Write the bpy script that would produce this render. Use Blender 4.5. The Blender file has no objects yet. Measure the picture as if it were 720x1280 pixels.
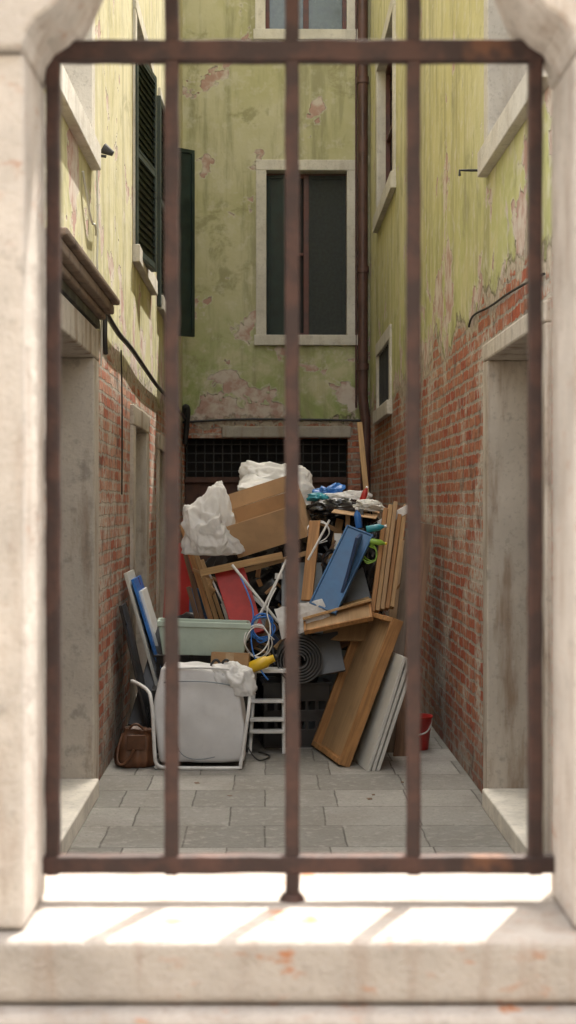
import bpy, bmesh, math, random
from mathutils import Vector, Matrix, noise
random.seed(7)
scene=bpy.context.scene
R=math.radians
# ------------------------------------------------------------------ helpers
XL,XR,YB=-0.93,1.14,15.9
CAMZ=1.54
def W(u,v,d): # image pixel (u, v) at a chosen depth d -> world position in metres
    return Vector(((u-333.5)*d/1800.0,d,CAMZ+(630-v)*d/1800.0))
def link(o):
    scene.collection.objects.link(o); return o
def mesh_obj(name,bm,mat=None,smooth=False):
    me=bpy.data.meshes.new(name)
    bmesh.ops.recalc_face_normals(bm,faces=bm.faces[:])
    bm.to_mesh(me); bm.free()
    o=bpy.data.objects.new(name,me); link(o)
    if mat: me.materials.append(mat)
    if smooth:
        for p in me.polygons: p.use_smooth=True
    return o
def rebase(o):
    vs=[v.co for v in o.data.vertices]
    if not vs: return o
    c=Vector(((min(v.x for v in vs)+max(v.x for v in vs))/2,(min(v.y for v in vs)+max(v.y for v in vs))/2,min(v.z for v in vs)))
    o.data.transform(Matrix.Translation(-c)); o.matrix_world=o.matrix_world@Matrix.Translation(c)
    return o
def empty(name,loc):
    e=bpy.data.objects.new(name,None); link(e); e.location=loc; e.empty_display_size=.1
    return e
def wmat(o):
    m=o.matrix_basis.copy()
    if o.parent: m=wmat(o.parent)@o.matrix_parent_inverse@m
    return m
def parent(c,p):
    c.parent=p; c.matrix_parent_inverse=wmat(p).inverted(); return c
def thing(o,label,cat,group=None):
    o["label"]=label; o["category"]=cat
    if group:o["group"]=group
    return o
def addbox(bm,lo,hi,M=None):
    vs=[]
    for x in(lo[0],hi[0]):
        for y in(lo[1],hi[1]):
            for z in(lo[2],hi[2]):
                v=Vector((x,y,z))
                if M: v=M@v
                vs.append(bm.verts.new(v))
    for f in((0,1,3,2),(4,6,7,5),(0,4,5,1),(2,3,7,6),(0,2,6,4),(1,5,7,3)):
        bm.faces.new([vs[i] for i in f])
    return vs
def bevel(o,w=.004,s=2):
    m=o.modifiers.new("bevel",'BEVEL'); m.width=w; m.segments=s; m.limit_method='ANGLE'; m.angle_limit=R(40)
    return o
def tube(name,pts,r,mat,cyc=False,smooth=True,res=3):
    cu=bpy.data.curves.new(name,'CURVE'); cu.dimensions='3D'; cu.bevel_depth=r; cu.bevel_resolution=res; cu.use_fill_caps=True
    if smooth and len(pts)>2:
        sp=cu.splines.new('NURBS'); sp.points.add(len(pts)-1); sp.order_u=3; sp.use_endpoint_u=True; sp.resolution_u=6
    else:
        sp=cu.splines.new('POLY'); sp.points.add(len(pts)-1)
    for i,p in enumerate(pts): sp.points[i].co=(p[0],p[1],p[2],1)
    sp.use_cyclic_u=cyc
    t=bpy.data.objects.new("t",cu); link(t)
    dg=bpy.context.evaluated_depsgraph_get(); dg.update()
    me=bpy.data.meshes.new_from_object(t.evaluated_get(dg))
    bpy.data.objects.remove(t)
    me.name=name
    o=bpy.data.objects.new(name,me); link(o); me.materials.clear(); me.materials.append(mat)
    for p in me.polygons:p.use_smooth=True
    return rebase(o)
# ------------------------------------------------------------------ node lib
class G:
    def __init__(s,name):
        s.m=bpy.data.materials.new(name); s.m.use_nodes=True; s.t=s.m.node_tree; s.t.nodes.clear()
        s.out=s.t.nodes.new('ShaderNodeOutputMaterial'); s.b=s.t.nodes.new('ShaderNodeBsdfPrincipled')
        s.t.links.new(s.b.outputs[0],s.out.inputs[0])
    def set(s,sock,v):
        if isinstance(v,bpy.types.NodeSocket): s.t.links.new(v,sock)
        elif isinstance(v,(tuple,list)) and len(v)==3 and sock.type=='RGBA': sock.default_value=(*v,1)
        else: sock.default_value=v
    def n(s,t,ins={},**a):
        x=s.t.nodes.new('ShaderNode'+t)
        for k,v in a.items(): setattr(x,k,v)
        for k,v in ins.items(): s.set(x.inputs[k],v)
        return x
    def math(s,op,a,b=0.0,clamp=False):
        x=s.n('Math',{0:a,1:b},operation=op); x.use_clamp=clamp; return x.outputs[0]
    def mix(s,f,a,b,mode='MIX'):
        x=s.n('Mix',data_type='RGBA',blend_type=mode); s.set(x.inputs[0],f); s.set(x.inputs[6],a); s.set(x.inputs[7],b); return x.outputs[2]
    def rng(s,v,a,b,c=0.0,d=1.0,smooth=True):
        x=s.n('MapRange',{0:v,1:a,2:b,3:c,4:d}); x.interpolation_type='SMOOTHSTEP' if smooth else 'LINEAR'; return x.outputs[0]
    def pos(s): return s.n('NewGeometry').outputs['Position']
    def obj(s): return s.n('TexCoord').outputs['Object']
    def scale(s,v,sc): return s.n('Mapping',{0:v,3:sc}).outputs[0]
    def noise(s,v,sc,det=4,rough=.55,dist=0.0):
        return s.n('TexNoise',{'Vector':v,'Scale':sc,'Detail':det,'Roughness':rough,'Distortion':dist}).outputs[0]
    def bump(s,h,strength=.5,dist=.01):
        x=s.n('Bump',{'Height':h,'Strength':strength,'Distance':dist}); s.set(s.b.inputs['Normal'],x.outputs[0])
    def col(s,c,rough=.8,metal=0.0):
        s.set(s.b.inputs['Base Color'],c); s.set(s.b.inputs['Roughness'],rough); s.set(s.b.inputs['Metallic'],metal)
        return s
def simple(name,c,rough=.6,var=.25,sc=6,metal=0,bump=.15,dirt=.25,spec=.5):
    g=G(name); p=g.obj()
    n1=g.noise(p,sc,4); n2=g.noise(p,sc*7,2)
    dk=tuple(x*(1-var*1.6) for x in c); lt=tuple(min(1,x*(1+var)) for x in c)
    c1=g.mix(g.rng(n1,.3,.7),dk,lt)
    d=g.math('MULTIPLY',g.rng(n2,.5,.75),dirt)
    c2=g.mix(d,c1,tuple(.35*x+.02 for x in c))
    g.col(c2,g.rng(n1,.2,.8,max(0,rough-.12),min(1,rough+.12)),metal)
    g.bump(g.math('ADD',n1,g.math('MULTIPLY',n2,.3)),bump,.01)
    return g.m
def wood(name,c,dark=.5):
    g=G(name); p=g.obj()
    w=g.noise(g.scale(p,(38,2.2,38)),1,5,.6,.8); b=g.noise(p,5,4)
    d=tuple(x*dark for x in c)
    c1=g.mix(g.rng(w,.35,.65),d,c)
    c2=g.mix(g.math('MULTIPLY',g.rng(b,.5,.75),.5),c1,tuple(x*.45 for x in c))
    g.col(c2,.65); g.bump(w,.25,.004); return g.m
def stone(name,c,stain=(.25,.17,.10),amt=.5,rust=0.0,sc=1.0):
    g=G(name); p=g.pos()
    n1=g.noise(p,2.3*sc,6,.6); n2=g.noise(p,11*sc,5,.6); n3=g.noise(g.scale(p,(9*sc,9*sc,1.6*sc)),1,5,.6); n4=g.noise(p,60*sc,3)
    c1=g.mix(g.rng(n1,.3,.7),tuple(x*.75 for x in c),c)
    c2=g.mix(g.math('MULTIPLY',g.rng(n3,.48,.72),amt),c1,stain)
    c3=g.mix(g.math('MULTIPLY',g.rng(n2,.56,.72),.4*amt+.1),c2,(.16,.14,.12))
    c3=g.mix(g.math('MULTIPLY',g.rng(n4,.55,.7),.25),c3,(.2,.18,.15))
    if rust:
        r=g.noise(g.scale(p,(1,1,2.2)),9*sc,5,.6); rz=g.noise(p,2.2*sc,2); c3=g.mix(g.math('MULTIPLY',g.math('MULTIPLY',g.rng(r,.56,.72),g.rng(rz,.47,.58)),rust),c3,(.36,.15,.07))
    g.col(c3,.85); g.bump(g.math('ADD',g.math('MULTIPLY',n2,.7),g.math('MULTIPLY',n4,.3)),.5,.015); return g.m
def wallmat(name,axis,h0,g1,g2,g3,br1,br2,lime=.5,amp=.5,tilt=0.0,damp=.5):
    g=G(name); p=g.pos(); s=g.n('SeparateXYZ',{0:p}); x,y,z=s.outputs
    u=y if axis=='y' else x
    nb=g.noise(p,1.5,2,.5); nf=g.noise(p,9,5,.65)
    e=g.math('ADD',z,g.math('MULTIPLY',g.math('SUBTRACT',nb,.5),amp))
    e=g.math('ADD',e,g.math('MULTIPLY',g.math('SUBTRACT',nf,.5),.40))
    plast=g.rng(e,h0-.008,h0+.008); under=g.rng(e,h0-.08,h0-.06)
    np_=g.noise(p,2.1,4,.6,.3); hp=g.math('ADD',np_,g.rng(z,h0,h0+1.6,.085,-.04,False))
    hole=g.rng(hp,.606,.612); edge=g.rng(hp,.575,.607); plast2=g.math('MULTIPLY',plast,g.math('SUBTRACT',1.0,hole))
    # --- brick
    nd=g.n('TexNoise',{'Vector':p,'Scale':14,'Detail':3}).outputs[1]
    off=g.n('VectorMath',{0:nd,1:(.5,.5,.5)},operation='SUBTRACT').outputs[0]
    off=g.n('VectorMath',{0:off,'Scale':.04},operation='SCALE').outputs[0]
    cv=g.n('CombineXYZ',{0:u,1:z,2:0.0}).outputs[0]
    bv=g.n('VectorMath',{0:cv,1:off},operation='ADD').outputs[0]
    bt=g.n('TexBrick',{'Vector':bv,'Color1':br1,'Color2':br2,'Mortar':(.40,.35,.29),'Scale':1.0,'Mortar Size':.010,'Mortar Smooth':.2,'Bias':-.1,'Brick Width':.235,'Row Height':.070})
    bn=g.noise(p,22,5,.6); bl=g.noise(p,3.0,5,.65); bl2=g.noise(p,1.1,3,.6)
    bc=g.mix(g.rng(bn,.42,.70),bt.outputs[0],g.mix(.55,bt.outputs[0],(.10,.04,.03)))
    lm=g.rng(g.math('ADD',bl,g.math('MULTIPLY',bl2,.5)),.80-.08*lime,.94-.08*lime)
    lm=g.math('MULTIPLY',g.math('MULTIPLY',lm,g.rng(bn,.36,.54)),.92)
    bc=g.mix(lm,bc,(.54,.49,.42))
    bc=g.mix(g.math('MULTIPLY',g.rng(g.noise(p,5,4),.56,.7),.5),bc,(.06,.045,.035))
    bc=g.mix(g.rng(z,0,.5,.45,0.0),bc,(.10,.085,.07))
    # --- plaster
    n1=g.noise(p,1.1,5,.6,.4); n2=g.noise(g.scale(p,(5,5,.55)),1,6,.65); n3=g.noise(p,7,6,.6); n4=g.noise(p,2.6,6,.7,.5)
    pc=g.mix(g.rng(n1,.36,.64),g1,g2)
    low=g.rng(z,h0+.1,h0+1.7,1.0,0.0)
    pc=g.mix(g.math('MULTIPLY',low,g.rng(n4,.32,.58)),pc,g3)
    pc=g.mix(g.math('MULTIPLY',g.rng(n2,.46,.66),.65),pc,tuple(v*.5 for v in g1))
    pc=g.mix(g.math('MULTIPLY',g.rng(n3,.50,.68),.5),pc,(.62,.59,.46))
    pc=g.mix(g.math('MULTIPLY',g.rng(n4,.54,.66),damp),pc,(.27,.25,.13))
    pc=g.mix(g.math('MULTIPLY',edge,.6),pc,(.60,.56,.46))
    uc=g.mix(g.rng(n3,.38,.62),(.44,.28,.23),(.60,.53,.46))
    c=g.mix(under,bc,g.mix(g.rng(bn,.4,.6),(.50,.43,.33),(.36,.30,.23)))
    c=g.mix(g.math('MULTIPLY',hole,plast),c,uc)
    c=g.mix(plast2,c,pc)
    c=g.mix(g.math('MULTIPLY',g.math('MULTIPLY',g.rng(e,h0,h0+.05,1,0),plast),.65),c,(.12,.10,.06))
    g.col(c,.9)
    bh=g.math('SUBTRACT',1.0,bt.outputs[1])
    h=g.math('ADD',g.math('MULTIPLY',bh,.6),g.math('MULTIPLY',bn,.5))
    h=g.math('MULTIPLY',h,g.math('SUBTRACT',1.0,under))
    h=g.math('ADD',h,g.math('MULTIPLY',under,.9)); h=g.math('ADD',h,g.math('MULTIPLY',plast2,.9))
    h=g.math('ADD',h,g.math('MULTIPLY',n3,.25))
    g.bump(h,1.0,.028); return g.m
# ------------------------------------------------------------------ materials
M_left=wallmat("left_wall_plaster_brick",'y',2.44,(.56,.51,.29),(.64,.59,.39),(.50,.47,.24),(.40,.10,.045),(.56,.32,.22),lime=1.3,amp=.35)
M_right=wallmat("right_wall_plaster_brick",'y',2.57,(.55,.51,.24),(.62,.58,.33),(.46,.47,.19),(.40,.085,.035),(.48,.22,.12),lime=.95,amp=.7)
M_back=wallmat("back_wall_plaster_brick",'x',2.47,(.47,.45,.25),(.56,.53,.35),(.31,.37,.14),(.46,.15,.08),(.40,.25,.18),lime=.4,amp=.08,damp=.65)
M_stone=stone("weathered_stone",(.70,.66,.59),amt=.3)
M_jamb=stone("stained_door_stone",(.60,.54,.46),(.24,.16,.10),amt=.85,sc=.8)
M_stone2=stone("grey_stone",(.46,.42,.36),amt=.6)
M_front=stone("near_istrian_stone",(.56,.51,.47),(.30,.22,.17),amt=.6,rust=.6,sc=3)
M_sill=stone("near_sill_stone",(.40,.36,.33),(.26,.19,.15),amt=.55,rust=1.0,sc=3)
M_white=simple("bright_stone",(.72,.68,.60),.8,.12)
M_plain=stone("outer_plaster",(.42,.38,.32),amt=.4)
def rustm():
    g=G("rusty_iron"); p=g.obj(); n=g.noise(p,25,5,.6); n2=g.noise(p,7,4,.6); n3=g.noise(p,90,3)
    c=g.mix(g.rng(n,.4,.65),(.030,.016,.015),(.062,.028,.022)); c=g.mix(g.math('MULTIPLY',g.rng(n2,.60,.72),.5),c,(.22,.09,.04))
    g.col(c,.6,.2); g.bump(g.math('ADD',n,n3),.5,.003); return g.m
M_rust=rustm()
M_pipe=simple("brown_drainpipe",(.095,.045,.038),.45,.2)
M_black=simple("black_iron",(.02,.02,.02),.5,.2)
M_green=simple("dark_green_paint",(.014,.028,.024),.5,.25)
M_glassd=simple("dark_window",(.03,.035,.035),.25,.3,bump=.05)
M_sash=simple("brown_sash",(.11,.035,.028),.5)
M_grey=simple("grey_blind",(.28,.28,.27),.6,.1)
M_doorb=simple("brown_door",(.10,.045,.03),.6,.3)
M_dark=simple("dark_interior",(.015,.014,.013),.9)
def pave():
    g=G("paving_stone"); p=g.pos()
    nd=g.n('TexNoise',{'Vector':p,'Scale':6,'Detail':3}).outputs[1]
    off=g.n('VectorMath',{0:nd,'Scale':.018},operation='SCALE').outputs[0]
    v=g.n('VectorMath',{0:p,1:off},operation='ADD').outputs[0]
    b=g.n('TexBrick',{'Vector':v,'Color1':(.16,.155,.14),'Color2':(.29,.28,.255),'Mortar':(.085,.08,.07),'Scale':1.0,'Mortar Size':.005,'Mortar Smooth':.5,'Brick Width':.37,'Row Height':.43})
    b.offset=.37; b.squash=1.25; b.squash_frequency=2
    n1=g.noise(p,2,5,.6); n2=g.noise(p,18,6,.65); n3=g.noise(p,80,3)
    c=g.mix(g.math('MULTIPLY',g.rng(n1,.4,.7),.5),b.outputs[0],(.14,.125,.105))
    c=g.mix(g.math('MULTIPLY',g.rng(n2,.5,.7),.45),c,(.36,.34,.31))
    c=g.mix(g.math('MULTIPLY',g.rng(n3,.52,.7),.45),c,(.09,.085,.075))
    g.col(c,.7); g.bump(g.math('ADD',g.math('SUBTRACT',1.0,b.outputs[1]),g.math('MULTIPLY',n2,.9)),.7,.012); return g.m
M_pave=pave()
M_ground=simple("ground_dirt",(.22,.21,.19),.9,.2)
C_box=simple("cardboard",(.44,.28,.15),.85,.10,4,dirt=.1,bump=.08)
C_box2=simple("cardboard_dull",(.36,.22,.11),.85,.12,4,dirt=.15,bump=.08)
C_tape=simple("packing_tape",(.42,.30,.18),.3,.05)
P_white=simple("white_plastic",(.78,.78,.76),.45,.06,dirt=.1)
def film():
    g=G("white_bag_film"); p=g.obj(); n=g.noise(g.scale(p,(1,1,.6)),14,4,.55,1.5)
    g.col(g.mix(g.rng(n,.35,.65),(.76,.76,.76),(.84,.84,.83)),.38); g.bump(n,.5,.010)
    tr=g.n('BsdfTranslucent',{0:(.88,.88,.86)}); ms=g.n('MixShader',{0:.4}); g.t.links.new(g.b.outputs[0],ms.inputs[1]); g.t.links.new(tr.outputs[0],ms.inputs[2]); g.t.links.new(ms.outputs[0],g.out.inputs[0])
    return g.m
P_bag=film()
P_black=simple("black_plastic",(.018,.018,.020),.35,.3)
P_blackbag=simple("black_bag_film",(.02,.02,.022),.25,.3)
P_blue=simple("blue_paint",(.03,.12,.28),.4,.12,dirt=.15)
P_blue2=simple("bright_blue_plastic",(.03,.16,.50),.35,.1)
P_navy=simple("navy_paint",(.02,.05,.13),.4,.12)
P_red=simple("red_paint",(.42,.025,.02),.4,.15,dirt=.1)
P_mint=simple("mint_plastic",(.42,.52,.45),.45,.05,dirt=.1)
P_grey=simple("grey_plastic",(.22,.25,.27),.5,.1)
P_dgrey=simple("dark_grey_plastic",(.07,.075,.08),.45,.15)
P_lgrey=simple("light_grey_laminate",(.55,.55,.51),.55,.05,dirt=.12)
P_fabric=simple("grey_white_fabric",(.60,.60,.60),.75,.04,4,bump=.1,dirt=.08)
P_yellow=simple("yellow_plastic",(.72,.47,.02),.4,.1)
P_steel=simple("white_enamel_tube",(.68,.68,.66),.4,.1)
P_teal=simple("teal_plastic",(.02,.25,.32),.4,.1)
P_lime=simple("green_plastic",(.25,.45,.06),.4,.1)
P_leather=simple("brown_leather",(.13,.055,.025),.5,.3,bump=.5)
P_rubber=simple("grey_rubber",(.07,.07,.07),.6,.2)
W_pine=wood("pine_wood",(.50,.31,.14),.65)
W_orange=wood("orange_wood",(.42,.21,.075),.6)
W_tan=wood("tan_board",(.38,.24,.12),.8)
W_brown=wood("brown_wood",(.20,.11,.06),.55)
W_grey=wood("grey_weathered_wood",(.20,.145,.10),.6)
# ------------------------------------------------------------------ setting: ground
bm=bmesh.new(); s=150
bm.faces.new([bm.verts.new(v) for v in((-s,-s,0),(s,-s,0),(s,s,0),(-s,s,0))])
o=mesh_obj("ground",bm,M_ground); o["kind"]="structure"
bm=bmesh.new()
bm.faces.new([bm.verts.new(v) for v in((XL-.5,1.9,.004),(XR+.5,1.9,.004),(XR+.5,YB+.3,.004),(XL-.5,YB+.3,.004))])
o=mesh_obj("pavement",bm,M_pave); o["kind"]="structure"
# ------------------------------------------------------------------ walls with openings
def wp(w,u,d,z):
    if w=='L': return Vector((XL-d,u,z))
    if w=='R': return Vector((XR+d,u,z))
    if w=='S': return Vector((u,-3.4-d,z))
    return Vector((u,YB+d,z))
def wall(name,w,u0,u1,z1,holes,depth,thick,mat):
    bm=bmesh.new(); us=sorted({u0,u1,*[h[0] for h in holes],*[h[1] for h in holes]}); zs=sorted({0.0,z1,*[h[2] for h in holes],*[h[3] for h in holes]})
    q=lambda *p: bm.faces.new([bm.verts.new(wp(w,*a)) for a in p])
    for i in range(len(us)-1):
        for j in range(len(zs)-1):
            cu,cz=(us[i]+us[i+1])/2,(zs[j]+zs[j+1])/2
            if any(h[0]<cu<h[1] and h[2]<cz<h[3] for h in holes): continue
            q((us[i],0,zs[j]),(us[i+1],0,zs[j]),(us[i+1],0,zs[j+1]),(us[i],0,zs[j+1]))
    for a,b,c,d in holes:
        q((a,0,c),(a,depth,c),(a,depth,d),(a,0,d)); q((b,0,c),(b,depth,c),(b,depth,d),(b,0,d))
        q((a,0,d),(b,0,d),(b,depth,d),(a,depth,d)); q((a,0,c),(b,0,c),(b,depth,c),(a,depth,c))
        q((a,depth,c),(b,depth,c),(b,depth,d),(a,depth,d))
    q((u0,0,0),(u0,thick,0),(u0,thick,z1),(u0,0,z1)); q((u1,0,0),(u1,thick,0),(u1,thick,z1),(u1,0,z1))
    q((u0,0,z1),(u1,0,z1),(u1,thick,z1),(u0,thick,z1)); q((u0,thick,0),(u1,thick,0),(u1,thick,z1),(u0,thick,z1))
    bmesh.ops.remove_doubles(bm,verts=bm.verts[:],dist=.0005)
    return rebase(mesh_obj(name,bm,mat))
def wbox(bm,w,u0,u1,z0,z1,d0,d1):
    P=[]
    for u in(u0,u1):
        for d in(d0,d1):
            for z in(z0,z1): P.append(bm.verts.new(wp(w,u,d,z)))
    for f in((0,1,3,2),(4,6,7,5),(0,4,5,1),(2,3,7,6),(0,2,6,4),(1,5,7,3)): bm.faces.new([P[i] for i in f])
def wparts(name,w,boxes,mat,par,bev=.006):
    bm=bmesh.new()
    for b in boxes: wbox(bm,w,*b)
    o=rebase(mesh_obj(name,bm,mat))
    if bev: bevel(o,bev)
    parent(o,par); return o
def frame_boxes(u0,u1,z0,z1,t,d0,d1,sill=True):
    b=[(u0,u0+t,z0+t if sill else z0,z1-t,d0,d1),(u1-t,u1,z0+t if sill else z0,z1-t,d0,d1),(u0,u1,z1-t,z1,d0-.003,d1)]
    if sill: b.append((u0-.02,u1+.02,z0,z0+t,d0-.03,d1))
    return b
def window(b,w,u0,u1,z0,z1,t,pane_mat,sash=True,stonem=None,dp=.20):
    pane=wparts("window",w,[(u0+t,u1-t,z0+t,z1-t,dp,dp+.02)],pane_mat,b,0)
    wparts("frame",w,frame_boxes(u0,u1,z0,z1,t,-.02,.24),stonem or M_stone,pane)
    if sash:
        m=(u0+u1)/2; a,c=u0+t,u1-t; e,f=z0+t,z1-t; k=.045
        wparts("sash",w,[(a,a+k,e,f,dp-.05,dp-.004),(c-k,c,e,f,dp-.05,dp-.004),(m-.03,m+.03,e,f,dp-.055,dp-.004),
            (a+k,m-.03,f-k,f,dp-.05,dp-.004),(m+.03,c-k,f-k,f,dp-.05,dp-.004),(a+k,m-.03,e,e+k,dp-.05,dp-.004),(m+.03,c-k,e,e+k,dp-.05,dp-.004),
            (a+k,m-.03,(e+f)/2,(e+f)/2+.03,dp-.045,dp-.004),(m+.03,c-k,(e+f)/2,(e+f)/2+.03,dp-.045,dp-.004)],M_sash,pane,.003)
    return pane
def shutter(par,A,B,z0,z1,mat=M_green,louvre=True):
    """shutter leaf standing from A to B (plan points)"""
    A=Vector((A[0],A[1],0)); B=Vector((B[0],B[1],0)); L=(B-A).length; x=(B-A).normalized(); y=Vector((0,0,1)).cross(x)
    M=Matrix((( x.x,y.x,0,A.x),(x.y,y.y,0,A.y),(0,0,1,0),(0,0,0,1)))
    bm=bmesh.new(); k=.06 if louvre else .035
    addbox(bm,(0,0,z0),(k,.04,z1),M); addbox(bm,(L-k,0,z0),(L,.04,z1),M)
    for zz in((z0,(z0+z1)/2-k/2,z1-k) if louvre else (z0,z1-k)): addbox(bm,(k,.002,zz),(L-k,.038,zz+k),M)
    if louvre:
        n=int((z1-z0)/.05)
        for i in range(n):
            zc=z0+(i+.5)*(z1-z0)/n
            Q=M@Matrix.Translation((0,.02,zc))@Matrix.Rotation(R(38),4,'X')
            addbox(bm,(k,-.022,-.004),(L-k,.022,.004),Q)
    addbox(bm,(k,.0185,z0+k),(L-k,.0205,z1-k),M)
    o=rebase(mesh_obj("shutter",bm,mat)); parent(o,par); return o
# LEFT building
bL=thing(empty("left_building",(XL-2,10,0)),"tall pale yellow-green rendered house with crumbling brick base","building")
holesL=[(5.95,7.77,0,2.47),(5.9,7.64,3.31,5.3),(9.8,11.1,0,2.22),(12.1,13.2,0,2.14),(10.0,11.6,3.22,5.1),(12.3,14.0,3.2,5.1)]
parent(wall("wall",'L',5.6,YB,9.2,holesL,.55,5,M_left),bL)
def doorway(b,w,u0,u1,z1,t,head,doorm,dd=.35,plinth=.1,far=None,st=M_jamb):
    d=wparts("door",w,[(u0+t,u1-t,.1,z1-head,dd,dd+.05),(u0+t+.1,u1-t-.1,.3,1.0,dd-.02,dd),(u0+t+.1,u1-t-.1,1.15,z1-head-.15,dd-.02,dd)],doorm,b)
    wparts("door_frame",w,[(u0,u0+t,0,z1-head,-.025,dd+.1),(u1-t,u1,0,z1-head,-.025,dd+.1),(u0,u1,z1-head,z1,-.028,dd+.1)],st,d,.01)
    wparts("threshold",w,[(u0+t,u1-t,0,.10,-.05,dd)],M_white,d,.01)
    return d
doorway(bL,'L',5.95,7.77,2.47,.2,.16,M_doorb,.45)
doorway(bL,'L',9.8,11.1,2.22,.18,.14,M_grey,.12)
doorway(bL,'L',12.1,13.2,2.14,.15,.14,M_doorb,.15)
wparts("cornice",'L',[(5.8,7.85,2.57,2.62,-.10,.01),(5.8,7.80,2.535,2.568,-.06,.01),(5.8,7.86,2.622,2.655,-.13,.01)],stone("brown_cornice_stone",(.26,.19,.14),(.08,.055,.04),.85),bL,.01)
wparts("dark_band",'L',[(5.85,7.78,2.485,2.53,-.03,.01)],M_black,bL,.002)  # plain dark ornament band under the cornice
window(bL,'L',5.9,7.64,3.31,5.3,.13,M_grey,False,dp=.3)
w1=window(bL,'L',10.0,11.6,3.22,5.1,.12,M_glassd)
shutter(w1,(XL+.03,10.0),(XL+.11,10.75),3.27,4.72); 
w2=window(bL,'L',12.3,14.0,3.2,5.1,.12,M_glassd)
shutter(w2,(XL+.03,12.2),(XL+.07,13.1),3.22,5.0); shutter(w2,(XL+.02,14.15),(XL+.215,14.3),3.2,5.05,louvre=False)
parent(tube("wall_cable",[(XL+.03,7.95,2.62),(XL+.035,8.6,2.56),(XL+.03,9.4,2.58),(XL+.04,10.5,2.53),(XL+.03,12,2.50),(XL+.03,13.5,2.52),(XL+.03,15.8,2.48)],.016,M_black),bL)
parent(tube("wall_cable",[(XL+.03,8.0,2.66),(XL+.03,8.03,2.60),(XL+.03,8.0,2.45),(XL+.03,8.05,2.38)],.014,M_black),bL)
parent(tube("wall_cable",[(XL+.015,7.75,3.40),(XL+.02,7.78,3.0),(XL+.012,7.76,2.8),(XL+.03,7.9,2.62),(XL+.02,7.92,2.3)],.006,P_lgrey),bL)
parent(tube("wall_cable",[(XL+.012,7.2,3.2),(XL+.02,7.45,2.98),(XL+.03,7.6,3.02),(XL+.015,7.72,2.98)],.006,P_lgrey),bL)
parent(tube("wall_cable",[(XL+.02,9.0,2.5),(XL+.02,9.1,2.2),(XL+.02,9.05,1.6)],.005,M_black),bL)
# wall lamp left
bm=bmesh.new(); q=wp('L',7.72,-.08,3.43)
M=Matrix.Translation(q)@Matrix.Rotation(R(-60),4,'Y')
bmesh.ops.create_cone(bm,cap_ends=True,segments=20,radius1=.014,radius2=.030,depth=.06,matrix=M)
sp=rebase(mesh_obj("floodlight",bm,M_black,False)); thing(sp,"small black spotlight on a wall bracket","wall lamp")
parent(tube("bracket",[(XL-.01,7.72,3.39),(XL+.03,7.72,3.41),(XL+.07,7.72,3.40)],.008,M_black),sp)
# RIGHT building
bR=thing(empty("right_building",(XR+2,10,0)),"tall yellow-green rendered house with exposed red brick base","building")
holesR=[(5.75,7.42,0,2.36),(5.7,7.42,3.23,5.4),(12.7,14.8,4.33,6.1),(13.1,14.8,2.36,3.18)]
parent(wall("wall",'R',5.6,YB,8.8,holesR,.55,5,M_right),bR)
bm=bmesh.new(); addbox(bm,(XR+.001,8.3,8.8),(XR+5,YB,11.4)); parent(rebase(mesh_obj("sun_block_storey",bm,M_right)),bR)  # unseen taller block added to keep direct sun off the heap
doorway(bR,'R',5.75,7.42,2.36,.14,.09,M_doorb,.45)
window(bR,'R',5.7,7.42,3.23,5.4,.13,M_glassd,True,dp=.3)
window(bR,'R',12.7,14.8,4.33,6.1,.15,M_glassd,True,dp=.12)
ws=window(bR,'R',13.1,14.8,2.36,3.18,.13,M_dark,False,dp=.3)
wparts("window_bars",'R',[(13.3+i*.16,13.32+i*.16,2.49,3.05,.0,.02) for i in range(9)]+[(13.23,14.67,2.6+i*.15,2.62+i*.15,.021,.04) for i in range(3)],M_black,ws,.002)
parent(tube("wall_cable",[(XR-.02,5.8,2.47),(XR-.02,6.6,2.52),(XR-.015,7.2,2.53),(XR-.012,7.8,2.575),(XR-.01,8.0,2.56),(XR-.01,8.03,2.53)],.006,M_black),bR)
parent(tube("wall_hook",[(XR+.01,7.75,3.34),(XR-.05,7.75,3.34),(XR-.10,7.75,3.34),(XR-.10,7.75,3.31)],.007,M_black,smooth=False),bR)
# BACK building
bB=thing(empty("back_building",(0,YB+2,0)),"green peeling rendered house closing the alley, with garage grille","building")
wo=(-.12,1.0,3.29,5.34); wt=(-.13,1.0,6.66,8.5); gd=(-.915,.897,0,2.27)
parent(wall("wall",'B',-6,7,10.2,[wo,wt,gd],.5,6,M_back),bB)
wm=window(bB,'B',*wo,.115,M_dark,True,dp=.22)
window(bB,'B',*wt,.115,simple("pale_glass",(.10,.13,.14),.2,.2),True,dp=.15)
shutter(wm,(-.002,YB+.14),(.20,YB+.10),3.42,5.2,M_green,False)
shutter(wm,(.47,YB+.14),(.88,YB+.14),3.42,5.2,simple("dark_grey_screen",(.028,.034,.032),.7,.3,30),False)
gdo=wparts("garage_door",'B',[(-.915,.897,0,1.80,.22,.26),(-.915,.897,1.78,1.84,.16,.27),(-.915,.897,1.84,2.27,.40,.42)]+[(-.915+i*.151,-.905+i*.151,.02,1.77,.205,.22) for i in range(1,12)],M_doorb,bB,.003)
wparts("door_grille",'B',[(-.90+i*.1,-.888+i*.1,1.84,2.26,.18,.195) for i in range(18)]+[(-.91,.89,1.9+i*.1,1.912+i*.1,.196,.21) for i in range(4)],M_black,gdo,.001)
wparts("grille_backing",'B',[(-.912,.894,1.845,2.265,.3,.31)],M_dark,gdo,0)
wparts("lintel",'B',[(-.50,.93,2.272,2.40,-.03,.15)],M_stone2,bB,.015)
parent(tube("wall_cable",[(-.93,YB-.03,2.44),(-.5,YB-.03,2.47),(0,YB-.03,2.475),(.5,YB-.03,2.47),(1.1,YB-.03,2.46)],.013,M_black),bB)
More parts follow.
